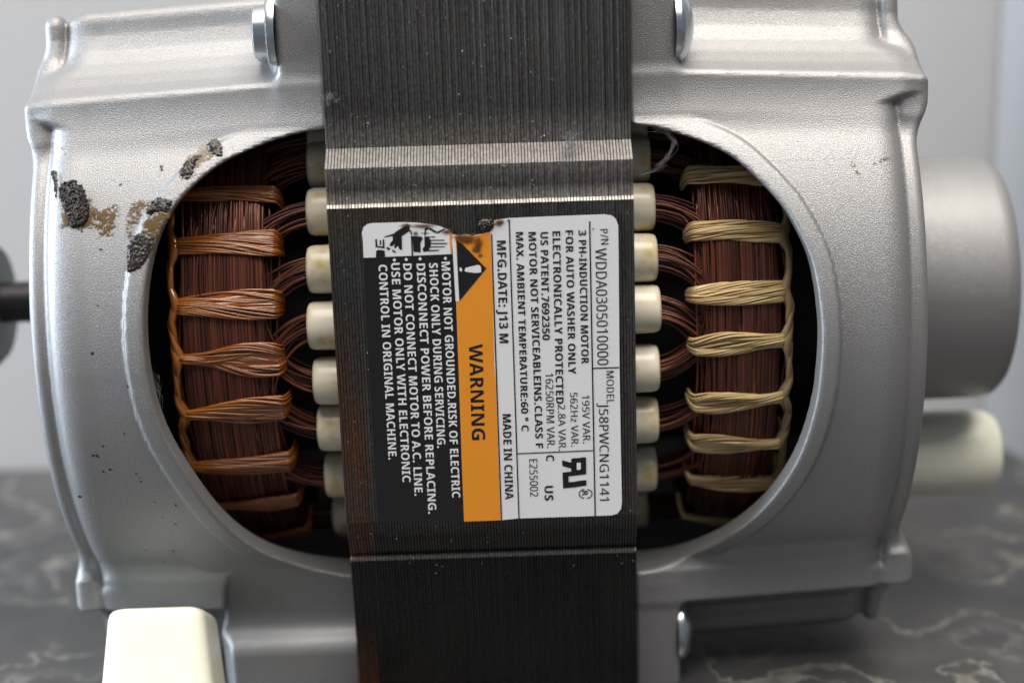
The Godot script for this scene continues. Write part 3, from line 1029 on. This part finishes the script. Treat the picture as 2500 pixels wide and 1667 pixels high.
func shield_extras(parent: Node, side: float) -> void:
	if side < 0:
		bolt(parent, Vector3(-34.6, 54.4, -17.6), -1.0, false)
		var nz := FastNoiseLite.new()
		nz.seed = 3
		nz.frequency = 1.0
		# grease lumps: outline in photo pixels (view of the upper left part)
		var vw := func(l: Array):
			var o := PackedVector2Array()
			for i in range(0, l.size(), 2):
				var w := on_cyl(l[i] * 0.4464, l[i + 1] * 0.4464, BARREL)
				o.append(Vector2(w.x, atan2(w.y, w.z - AZ) * BARREL))
			return o
		patch("grease_clump", vw.call([318, 1035, 345, 1000, 400, 985, 430, 1010, 455, 1030, 468, 1080, 488, 1140, 488, 1180, 465, 1225, 410, 1252, 372, 1225, 362, 1170, 335, 1120]), 0.0, 0.75, 0.35, M.dried_grease, parent, nz)
		patch("grease_clump", vw.call([276, 940, 290, 930, 306, 940, 310, 990, 314, 1060, 300, 1080, 296, 1000, 280, 955]), 0.0, 0.2, 0.3, M.dried_grease, parent, nz)
		patch("grease_clump", vw.call([835, 1110, 870, 1085, 950, 1110, 915, 1165, 870, 1160, 830, 1185, 800, 1170]), 0.75, 0.55, 0.35, M.dried_grease, parent, nz)
		patch("grease_clump", vw.call([705, 1345, 740, 1290, 800, 1275, 850, 1290, 840, 1350, 800, 1430, 765, 1470, 700, 1500]), 0.75, 0.35, 0.45, M.dried_grease, parent, nz)
		patch("grease_clump", vw.call([1130, 810, 1160, 780, 1190, 772, 1215, 815, 1222, 865, 1195, 872, 1150, 845]), 0.75, 0.4, 0.4, M.dried_grease, parent, nz)
		patch("grease_clump", vw.call([980, 955, 1020, 895, 1060, 870, 1110, 855, 1075, 900, 1060, 955, 1030, 992, 1000, 985]), 0.75, 0.45, 0.4, M.dried_grease, parent, nz)
		patch("grease_clump", vw.call([872, 905, 890, 900, 892, 930, 876, 935]), 0.0, 0.12, 0.2, M.dried_grease, parent, nz)
		patch("oil_stain", vw.call([690, 1150, 720, 1105, 770, 1085, 830, 1092, 815, 1130, 780, 1180, 745, 1240, 715, 1310, 690, 1300, 680, 1220]), 0.0, 0.10, 0.5, M.brown_stain, parent, nz, 0.05)
		patch("oil_stain", vw.call([500, 1150, 560, 1130, 640, 1110, 660, 1150, 640, 1220, 620, 1300, 540, 1300, 510, 1230]), 0.0, 0.07, 0.3, M.brown_stain, parent, nz, 0.12)
		patch("oil_stain", vw.call([790, 1200, 900, 1140, 930, 1170, 870, 1290, 800, 1290, 760, 1300]), 0.75, 0.05, 0.3, M.brown_stain, parent, nz, 0.02)
		patch("oil_stain", vw.call([590, 770, 660, 790, 700, 830, 690, 850, 620, 840, 540, 830, 550, 790]), 0.0, 0.03, 0.3, M.brown_stain, parent, nz, 0.32)
		patch("oil_stain", vw.call([330, 1060, 420, 1010, 490, 1080, 560, 1150, 540, 1240, 430, 1270, 350, 1240, 310, 1250, 330, 1170]), 0.0, 0.02, 0.9, M.brown_stain, parent, nz, 0.2)
		patch("oil_stain", vw.call([820, 1190, 930, 1130, 940, 1180, 860, 1300, 830, 1400, 780, 1440, 720, 1500, 730, 1340]), 0.75, 0.03, 0.8, M.brown_stain, parent, nz, 0.02)
		patch("oil_stain", vw.call([1000, 880, 1120, 800, 1180, 770, 1220, 860, 1120, 900, 1060, 980, 980, 1000]), 0.75, 0.02, 0.7, M.brown_stain, parent, nz, 0.15)
		patch("oil_stain", vw.call([335, 740, 370, 740, 380, 800, 350, 850, 330, 820]), 0.0, 0.03, 0.3, M.brown_stain, parent, nz, 0.25)
		var specks := RandomNumberGenerator.new()
		specks.seed = 91
		for k in 34:
			var px := specks.randf_range(190, 440)
			var py := specks.randf_range(1000, 1400) if k % 3 else specks.randf_range(420, 1000)
			var c := on_cyl(px, py, BARREL)
			var q := Vector2(c.x, atan2(c.y, c.z - AZ) * BARREL)
			if q.x > -56.5 and absf(q.y) < 18.0 or q.x > -60.0 + absf(q.y) * 0.25:
				continue
			var rr := specks.randf_range(0.12, 0.32)
			var ring := PackedVector2Array()
			for a in 7:
				ring.append(q + Vector2.from_angle(TAU * a / 7.0) * rr * specks.randf_range(0.6, 1.4))
			patch("grime_speck", ring, 0.0, 0.05, 0.2, M.dried_grease, parent, nz)
	else:
		var nz := FastNoiseLite.new()
		nz.seed = 8
		nz.frequency = 1.0
		var sc := func(l: Array):
			var o := PackedVector2Array()
			for i in range(0, l.size(), 2):
				var w := on_cyl(1500.0 + l[i] / 2.352, l[i + 1] / 2.352, BARREL)
				o.append(Vector2(w.x, atan2(w.y, w.z - AZ) * BARREL))
			return o
		patch("scuff_mark", sc.call([1345, 905, 1375, 935, 1400, 975, 1432, 1022, 1420, 1030, 1385, 985, 1355, 940]), 0.0, 0.05, 0.3, M.brown_stain, parent, nz, 0.08)
		patch("scuff_mark", sc.call([1470, 930, 1540, 905, 1610, 860, 1640, 880, 1560, 925, 1490, 950]), 0.0, 0.05, 0.3, M.brown_stain, parent, nz, 0.2)
		patch("scuff_mark", sc.call([1040, 810, 1060, 808, 1065, 825, 1045, 828]), 0.0, 0.05, 0.2, M.brown_stain, parent, nz, -0.5 + 0.5)
		bolt(parent, Vector3(32.9, 53.4, -17.0), 1.0, true)
		bolt(parent, Vector3(32.9, -57.0, -17.6), 1.0, true)
		var hub := MB.new()
		lathe(hub, Vector3(0, 0, AZ), Vector3(1, 0, 0), PackedVector2Array([Vector2(98.4, 0.1), Vector2(98.4, 20.0), Vector2(98.0, 22.4), Vector2(96.9, 23.4), Vector2(94.9, 23.8), Vector2(72.0, 24.2)]), 64)
		var h := put("bearing_hub", hub.mesh(M.cast_aluminium), parent)
		h.set_meta("label", "blurred round bearing hub sticking out of the right end")


# a crust or stain lying on the barrel; outline as (x, arc length), lift above the barrel, height, edge grain, noise cut
func patch(called: String, poly: PackedVector2Array, lift: float, high: float, soft: float, m: Material, parent: Node, nz: FastNoiseLite, cut := -1.0) -> void:
	var lo := poly[0]
	var hi := poly[0]
	for p in poly:
		lo = lo.min(p)
		hi = hi.max(p)
	var st := 0.11
	var nx := int((hi.x - lo.x) / st) + 3
	var ny := int((hi.y - lo.y) / st) + 3
	lo -= Vector2(st, st)
	var hs := PackedFloat32Array()
	for j in ny:
		for i in nx:
			var p := lo + Vector2(i, j) * st
			var d := -Shield.poly_dist(p, poly) + 0.38 * nz.get_noise_2d(p.x * 1.3, p.y * 1.3) + 0.2 * nz.get_noise_2d(p.x * 3.1 + 50, p.y * 3.1)
			var g := nz.get_noise_2d(p.x * 1.6 + 9, p.y * 1.6) * 0.6 + nz.get_noise_2d(p.x * 0.6, p.y * 0.6 + 20) * 0.6
			if cut >= 0.0:
				d = minf(d, (g - cut + 0.45 * clampf(d, -1.0, 1.0)) * 0.9)
			var v := -1.0
			if cut >= 0.0:
				if d > 0.0:
					v = high * clampf(d / soft, 0.0, 1.0) + 0.012
			elif d > 0.0:
				var grit := 0.6 if high > 0.6 else 0.22
				var bump := grit * absf(nz.get_noise_2d(p.x * 1.1, p.y * 1.1 + 7)) * 1.5 + grit * absf(nz.get_noise_2d(p.x * 2.6, p.y * 2.6)) * 0.7 + absf(nz.get_noise_2d(p.x * 0.5 + 3, p.y * 0.5)) * 0.9
				v = high * clampf(d / soft, 0.0, 1.0) ** 0.5 * (0.3 + bump) + 0.012
			hs.append(v)
	var mb := MB.new()
	mb.colored = cut >= 0.0
	var id := PackedInt32Array()
	id.resize(nx * ny)
	id.fill(-1)
	for j in range(1, ny - 1):
		for i in range(1, nx - 1):
			var any := false
			for q in [0, 1, -1, nx, -nx, nx + 1, -nx - 1, nx - 1, 1 - nx]:
				if hs[j * nx + i + q] > 0.0:
					any = true
			if not any:
				continue
			var p := lo + Vector2(i, j) * st
			var v := maxf(hs[j * nx + i], -0.02)
			var a := p.y / BARREL
			var dx := (maxf(hs[j * nx + i + 1], 0.0) - maxf(hs[j * nx + i - 1], 0.0)) / (2 * st)
			var dy := (maxf(hs[(j + 1) * nx + i], 0.0) - maxf(hs[(j - 1) * nx + i], 0.0)) / (2 * st)
			var er := Vector3(0, sin(a), cos(a))
			var et := Vector3(0, cos(a), -sin(a))
			id[j * nx + i] = mb.vert(VV(cyl(p.x, a, BARREL + lift + v)), (er - Vector3(1, 0, 0) * dx - et * dy).normalized(), Color(1, 1, 1, clampf(v / high, 0.0, 1.0) * 0.85 if cut >= 0.0 else 1.0))
	for j in ny - 1:
		for i in nx - 1:
			var a := id[j * nx + i]
			var b := id[j * nx + i + 1]
			var c := id[(j + 1) * nx + i + 1]
			var d := id[(j + 1) * nx + i]
			if a >= 0 and b >= 0 and c >= 0 and d >= 0:
				mb.quad_i(a, b, c, d)
	if mb.i.size():
		put(called, mb.mesh(m), parent)


# ---------------------------------------------------------------- windings
func build_windings() -> void:
	var rot := MB.new()
	lathe(rot, Vector3(0, 0, AZ), Vector3(1, 0, 0), PackedVector2Array([Vector2(68, 0.1), Vector2(68, 30), Vector2(-70, 30), Vector2(-70, 0.1)]), 32)
	put("rotor", rot.mesh(M.rotor_dark), motor)
	for s in [-1.0, 1.0]:
		build_winding(s)


func build_winding(s: float) -> void:
	var e := 26.0 if s < 0 else 24.2  # end of the stack
	var xa := 37.0 if s < 0 else 35.5  # inner and outer end of the coil bundle
	var xb := 53.2 if s < 0 else 50.0
	var core := MB.new()
	grid(core, 24, 60, func(u, v):
		var a: float = lerpf(deg_to_rad(-95), deg_to_rad(95), v)
		var t: float = u * TAU
		var hx := (xb - xa) * 0.5 - 0.5
		return VV(cyl(s * ((xa + xb) * 0.5 + hx * signf(cos(t)) * pow(absf(cos(t)), 0.6)), a, 41.2 + 4.3 * signf(sin(t)) * pow(absf(sin(t)), 0.6))), false, Color.WHITE, s > 0)
	var w := put("winding", core.mesh(M.winding_core), motor)
	w.set_meta("label", "dark copper winding laced with amber varnished cord" if s < 0 else "dark copper winding laced with pale tan cord")
	# sleeves on the slots
	var rows := [345, 395, 512, 656, 797, 935, 1052, 1169, 1265, 1350] if s < 0 else [300, 380, 500, 627, 755, 903, 1031, 1153, 1254, 1330]
	var ang := []
	for y in rows:
		var p := on_cyl(760.0 if s < 0 else 1580.0, y, 44.1)
		ang.append(atan2(p.y, p.z - AZ))
	for k in ang.size():
		var a: float = ang[k]
		var mb := MB.new()
		var len_ := rng.randf_range(4.9, 5.5) if s < 0 else rng.randf_range(4.4, 5.0)
		lathe(mb, cyl(s * (e - 0.5), a, 43.2), Vector3(s, 0, 0), PackedVector2Array([Vector2(len_ - 2.0, 2.6), Vector2(len_ + 0.35, 2.9), Vector2(len_ + 0.5, 3.25), Vector2(len_ + 0.35, 3.7), Vector2(len_, 4.0), Vector2(len_ - 0.7, 4.15), Vector2(0.0, 4.25)]), 30, 0.0, TAU)
		put("slot_sleeve", mb.mesh(M.nylon_sleeve), motor)
	# wires
	var wires := MB.new()
	wires.colored = true
	var wr := 0.25
	var rad := func(_t): return wr * 0.001
	# ring strands over the bundle
	var lanes := 30
	for layer in 2:
		for k in lanes:
			var x := lerpf(xa + 0.3, xb - 0.3, (k + 0.5 * layer) / lanes)
			var round_off := pow(absf((x - (xa + xb) * 0.5) / ((xb - xa) * 0.5)), 4.0)
			var pts := PackedVector3Array()
			var ph := rng.randf() * TAU
			var amp := rng.randf_range(0.0, 0.3)
			var slant := 1.1 * sin(x * 0.8 + layer * 2.0) + rng.randfn() * 0.3
			var lift := (0.16 if k % 2 == 0 else -0.16) + rng.randf_range(-0.2, 0.2)
			var seg := 64
			for q in seg + 1:
				var a := lerpf(deg_to_rad(-88), deg_to_rad(88), float(q) / seg)
				var dx := amp * sin(a * 5.0 + ph) + 0.35 * sin(a * 7.0 + x * 0.4) + slant * sin(a * 2.0 + ph)
				pts.append(VV(cyl(s * (x + dx), a, 45.7 + layer * 0.4 - 2.2 * round_off + lift + 0.12 * sin(a * 9.0 + ph * 3.0))))
			tube(wires, pts, rad, 6, wire_color(), false)
	# coils that come out of the sleeves and bend over to the others
	var mid := 0.02
	for k in ang.size():
		var a0: float = ang[k]
		var dir := -1.0 if a0 > mid else 1.0
		var order: float = absf(a0 - mid)
		for q in (26 if order < 0.45 else 40):
			var pa := TAU * rng.randf()
			var pr := 2.3 * sqrt(rng.randf())
			var aa := a0 + pr * cos(pa) / 43.6
			var r0 := 43.2 + pr * sin(pa)
			var lane := lerpf(xa + 0.4, minf(xa + 5.0 + order * 12.0, xb - 0.8), sqrt(rng.randf()))
			var span := rng.randf_range(0.75, 1.1)
			var r1 := 46.35 + rng.randf_range(-0.5, 0.3) - 1.6 * pow(absf((lane - (xa + xb) * 0.5) / ((xb - xa) * 0.5)), 4.0)
			var turn := (lane - e) / 43.0 * rng.randf_range(0.85, 1.15)  # how far round it has gone when it meets its lane
			var pts := PackedVector3Array()
			var seg := 34
			var dx := rng.randf_range(-0.6, 0.6)
			for i in seg + 1:
				var t := float(i) / seg
				var x: float
				var a: float
				if t < 0.5:
					var c := t / 0.5 * PI / 2.0
					x = lerpf(e + 3.0, lane, sin(c))
					a = aa + dir * turn * (1.0 - cos(c)) * 1.0
				else:
					x = lane + dx * (t - 0.5)
					a = aa + dir * (turn + (t - 0.5) / 0.5 * span)
				var r := lerpf(r0, r1, smoothstep(0.15, 0.5, t)) - 2.2 * smoothstep(0.85, 1.0, t)
				pts.append(VV(cyl(s * x, a, r)))
			tube(wires, pts, rad, 6, wire_color(), false)
	var wo := put("copper_wires", wires.mesh(M.enamelled_copper), w)
	wo.set_meta("kind", "stuff")
	# lacing
	var cord_rows: Array
	if s < 0:
		cord_rows = [[470, 470, 0.7], [598, 590, 1.0], [748, 742, 1.15], [878, 882, 1.1], [1022, 1000, 1.05], [1150, 1135, 1.0], [1242, 1228, 0.9], [1330, 1300, 0.8]]
	else:
		cord_rows = [[420, 430, 1.0], [563, 570, 1.0], [722, 712, 1.1], [852, 834, 1.0], [990, 974, 0.95], [1085, 1092, 1.0], [1175, 1188, 0.95], [1262, 1278, 0.8]]
	var ends := []
	for row in cord_rows:
		var p0 := on_cyl(480.0 if s < 0 else 1670.0, row[0], 47.2)
		var p1 := on_cyl(680.0 if s < 0 else 1895.0, row[1], 47.2)
		var aL := atan2(p0.y, p0.z - AZ)
		var aR := atan2(p1.y, p1.z - AZ)
		var a_out := aL if s < 0 else aR
		var a_in := aR if s < 0 else aL
		ends.append(a_out)
		var mb := MB.new()
		mb.colored = true
		var yarns := 3
		var spread: float = row[2]
		var cross := rng.randf_range(-1.0, 1.0)
		var sag := rng.randf_range(-0.35, 0.35)
		for q in yarns * 13:
			var yarn := q % yarns
			var f := float(yarn) - 1.0
			var fib := q / yarns
			var fa := TAU * fib / 12.0 + rng.randf_range(-0.2, 0.2)
			var fr := 1.0 if fib < 12 else 0.0
			var twist := (1.4 if s > 0 else 1.2) + rng.randf_range(-0.3, 0.3)
			var pts := PackedVector3Array()
			var seg := 34
			var loose := rng.randf_range(-0.06, 0.06) if rng.randf() < 0.85 else rng.randf_range(-0.3, 0.3)
			for i in seg + 1:
				var t := float(i) / seg  # from the outer end to the inner end
				var ww: float = (0.55 + 1.25 * smoothstep(0.0, 0.8, t) + 0.25 * sin(t * 7.0 + cross * 3.0)) if s < 0 else (0.95 + 0.40 * sin(t * PI) + 0.2 * sin(t * 8.0 + cross * 4.0))
				ww *= spread
				if t > 0.88:
					ww *= 1.0 - 2.6 * (t - 0.88)
				var yr := (0.50 + 0.28 * smoothstep(0.0, 0.7, t)) * spread if s < 0 else 0.56 * spread
				var off := f * ww * 0.75 + cross * f * 0.35 * sin(t * PI * 2.0) + sag * sin(t * PI) + yr * fr * cos(fa + twist * t * TAU * 0.5) + loose * sin(t * PI)
				var up := (0.30 if s < 0 else 0.46) * fr * sin(fa + twist * t * TAU * 0.5) + 0.26 * cos(f * 2.0 + cross * t * 4.0)
				var a := lerpf(a_out, a_in, t) + off / 44.0
				var x: float
				var r: float
				if t < 0.12:
					var c := t / 0.12 * PI / 2
					x = xb + (0.9 + up * 0.5) * cos(c) - 0.2
					r = 40.6 + (46.5 + up - 40.6) * sin(c)
				elif t > 0.88:
					var c := (t - 0.88) / 0.12 * PI / 2
					x = xa - 0.4 - (1.1 + up * 0.5) * sin(c)
					r = 42.6 + (46.6 + up - 42.6) * cos(c)
				else:
					x = lerpf(xb - 0.2, xa - 0.4, (t - 0.12) / 0.76)
					r = 46.55 + up + 0.40 * sin((t - 0.12) / 0.76 * PI)
				pts.append(VV(cyl(s * x, a, r)))
			var col: Color
			if s < 0:
				col = Color(0.17, 0.042, 0.006).lerp(Color(0.40, 0.135, 0.02), rng.randf())
			else:
				col = Color(0.38, 0.24, 0.09).lerp(Color(0.68, 0.52, 0.25), rng.randf())
			var rr := rng.randf_range(0.13, 0.22)
			tube(mb, pts, func(_t): return rr * 0.001, 6, col, false)
		# hardened varnish between the fibres
		if s < 0:
			grid(mb, 40, 30, func(u, v):
				var t: float = 0.06 + v * 0.90
				var f: float = u * 2.0 - 1.0
				var ww: float = (0.55 + 1.25 * smoothstep(0.0, 0.8, t) + 0.25 * sin(t * 7.0 + cross * 3.0)) * spread
				if t > 0.88:
					ww *= 1.0 - 2.6 * (t - 0.88)
				var off := f * (ww * 0.75 + 0.55 * spread) + sag * sin(t * PI)
				var up := 0.30 * sqrt(maxf(1.0 - f * f, 0.0)) + 0.05 * sin(f * 13.0 + t * 3.0) + 0.04 * sin(f * 29.0 - t * 4.0)
				var x: float
				var rr2: float
				if t < 0.12:
					var c := t / 0.12 * PI / 2
					x = xb + (0.9 + up * 0.5) * cos(c) - 0.2
					rr2 = 40.6 + (46.4 + up - 40.6) * sin(c)
				elif t > 0.88:
					var c := (t - 0.88) / 0.12 * PI / 2
					x = xa - 0.4 - (1.1 + up * 0.5) * sin(c)
					rr2 = 42.6 + (46.5 + up - 42.6) * cos(c)
				else:
					x = lerpf(xb - 0.2, xa - 0.4, (t - 0.12) / 0.76)
					rr2 = 46.4 + up + 0.40 * sin((t - 0.12) / 0.76 * PI)
				return VV(cyl(s * x, lerpf(a_out, a_in, t) + off / 46.5, rr2)), false, Color(0.24, 0.068, 0.009), false)
		put("lacing_cord", mb.mesh(M.varnished_cord if s < 0 else M.waxed_cord), w)
	# the cord that runs round the outer end and ties the lacings together
	var ch := MB.new()
	ch.colored = true
	for q in 3:
		var pts := PackedVector3Array()
		var a0: float = ends[0] + 0.05
		var a1: float = ends[ends.size() - 1]
		var seg := 150
		var bumps := PackedFloat32Array()
		for i in seg + 1:
			var t := float(i) / seg
			var a := lerpf(a0, a1, t)
			var near := 0.0
			for en in ends:
				near = maxf(near, 1.0 - absf(a - en) * 43.0 / 2.6)
			var sway := 0.35 * sin(a * 23.0 + q * 2.1) + 0.25 * sin(a * 41.0 + q)
			bumps.append(near)
			pts.append(VV(cyl(s * (xb + 1.1 - 0.9 * maxf(near, 0.0) + sway * 0.6), a, 45.6 + 0.45 * cos(a * 26.0 + q * 2.1) + 0.5 * maxf(near, 0.0))))
		var col := Color(0.30, 0.10, 0.018) if s < 0 else Color(0.30, 0.20, 0.10)
		tube(ch, pts, func(t): return (0.50 + 0.42 * maxf(bumps[int(t * seg)], 0.0) + 0.08 * sin(t * 90.0 + q)) * 0.001, 8, col, true)
	put("tie_cord", ch.mesh(M.varnished_cord if s < 0 else M.waxed_cord), w)


func wire_color() -> Color:
	var c := Color(0.060, 0.023, 0.017).lerp(Color(0.15, 0.052, 0.034), rng.randf())
	if rng.randf() < 0.12:
		c = Color(0.20, 0.06, 0.035)
	return c


# ---------------------------------------------------------------- smaller parts
func rounded_bar(mb: MB, path: Array, n := 4.0) -> void:
	# path: [centre, half width vector, half height vector] sections, superellipse outline
	var secs := path.size()
	grid(mb, 64, secs - 1, func(u, v):
		var q: Array = path[int(round(v * (secs - 1)))]
		var t: float = u * TAU
		var c: Vector3 = q[0] + q[1] * signf(cos(t)) * pow(absf(cos(t)), 2.0 / n) + q[2] * signf(sin(t)) * pow(absf(sin(t)), 2.0 / n)
		return VV(c), true, Color.WHITE, true)


func build_small() -> void:
	# ivory plug at the lower left front: leans towards the viewer and widens downwards
	var mb := MB.new()
	var axis := Vector3(0.0, -0.86, 0.51).normalized()
	var front := Vector3(0, 0.51, 0.86).normalized()
	var secs := []
	var top := Vector3(-59.6, -44.4, -4.2)
	for q in [[0.0, 0.02], [0.0, 0.55], [0.12, 0.80], [0.5, 0.92], [1.1, 0.975], [2.0, 1.0], [6.0, 1.0], [12.0, 1.0], [20.0, 1.0], [28.0, 1.0]]:
		var d: float = q[0]
		var k: float = q[1]
		secs.append([top + axis * d + Vector3(0.05 * d, 0, 0), Vector3(8.3 + d * 0.10, 0, 0) * k, front * (7.5 + d * 0.05) * k])
	secs.reverse()
	rounded_bar(mb, secs, 8.0)
	var o := put("mounting_plug", mb.mesh(M.ivory_plastic), motor)
	o.set_meta("label", "ivory plastic mounting plug at the lower left, in front of the end shield")
	var seam := MB.new()
	var line := PackedVector3Array()
	for i in 30:
		var d := 0.9 + i * 0.8
		line.append(VV(top + axis * d + Vector3(0.05 * d, 0, 0) + Vector3(0.6 - 0.06 * d + 0.05 * sin(i * 1.3), 0, 0) + front * (7.5 + d * 0.05) * (0.975 if d < 1.6 else 1.0)))
	tube(seam, line, func(_t): return 0.00005, 5)
	put("mould_seam", seam.mesh(M.ivory_plastic), o)
	var mb2 := MB.new()
	lathe(mb2, Vector3(66, -36.6, AZ), Vector3(1, 0, 0), PackedVector2Array([Vector2(35.4, 0.1), Vector2(35.4, 5.6), Vector2(34.9, 7.3), Vector2(33.4, 8.2), Vector2(31.0, 8.6), Vector2(0, 8.7)]), 48)
	o = put("mounting_plug", mb2.mesh(M.ivory_plastic), motor)
	o.set_meta("label", "blurred ivory plastic mounting plug sticking out below the hub at the right")
	var sh := MB.new()
	lathe(sh, Vector3(0, 1.2, AZ), Vector3(-1, 0, 0), PackedVector2Array([Vector2(130, 0.1), Vector2(130, 4.0), Vector2(70, 4.1)]), 32)
	put("shaft", sh.mesh(M.black_steel), motor)
	var nut := MB.new()
	lathe(nut, Vector3(0, 1.0, AZ), Vector3(-1, 0, 0), PackedVector2Array([Vector2(128, 4.0), Vector2(128, 10.5), Vector2(126.5, 12.2), Vector2(99.0, 12.4), Vector2(97.5, 11.0), Vector2(97.0, 4.0)]), 40)
	put("shaft_collar", nut.mesh(M.green_steel), motor)


# loose fibres that wander along a line of places
func lint(label: String, way: Array, spread: float, n: int, thick: float, seed_n: int) -> void:
	var g := RandomNumberGenerator.new()
	g.seed = seed_n
	var mb := MB.new()
	for k in n:
		var t0 := g.randf_range(0.0, 0.75)
		var t1 := minf(1.0, t0 + g.randf_range(0.12, 0.5))
		var off := Vector3(g.randfn(), g.randfn(), g.randfn()) * spread * 0.5
		var curl := Vector3(g.randfn(), g.randfn(), g.randfn() * 0.5) * spread * 0.9
		var ph := g.randf() * TAU
		var pts := PackedVector3Array()
		for i in 11:
			var t := lerpf(t0, t1, i / 10.0) * (way.size() - 1)
			var q := mini(int(t), way.size() - 2)
			var p: Vector3 = way[q].lerp(way[q + 1], t - q)
			pts.append((p + off + curl * sin(ph + i * 0.45)) * 0.001)
		var th := thick * g.randf_range(0.5, 1.2) * 0.001
		tube(mb, pts, func(_t): return th, 4, Color.WHITE, false)
	var o := put("lint_tuft", mb.mesh(M.lint), self)
	o.set_meta("label", label)
	o.set_meta("category", "lint")


func build_lint() -> void:
	lint("grey lint strand hanging from the top edge of the right window", [on_z(1560, 325, -10.5), on_z(1625, 320, -9.5), on_z(1650, 345, -8.5), on_z(1628, 385, -7.5), on_z(1605, 415, -7.0), on_z(1560, 428, -6.5)], 0.4, 30, 0.016, 5)
	lint("grey lint tuft on the stack beside the left end shield's top corner", [on_z(792, 250, -4.3), on_z(806, 232, -4.0), on_z(830, 245, -4.3)], 0.5, 26, 0.018, 6)
	lint("pale dust fluff lying across the bright chamfer of the stack", [on_z(1365, 385, -1.2), on_z(1390, 368, -1.8), on_z(1402, 335, -3.8), on_z(1385, 318, -4.3)], 0.8, 60, 0.018, 7)
	lint("grey lint fringe on the inner left edge of the left window", [on_z(374, 895, 0.6), on_z(380, 935, 0.6), on_z(385, 980, 0.6), on_z(395, 1050, 0.0)], 0.45, 30, 0.016, 8)


func _ready() -> void:
	rng.seed = 2024
	set_camera()
	set_light()
	make_materials()
	build_setting()
	motor = Node3D.new()
	motor.name = "electric_motor"
	motor.position = Vector3(0, BASE_Y * 0.001, 0)
	motor.set_meta("label", "washing machine motor with laminated stack, cast aluminium ends and warning label")
	motor.set_meta("category", "motor")
	add_child(motor)
	build_core()
	build_label()
	build_shields()
	build_windings()
	build_small()
	build_lint()
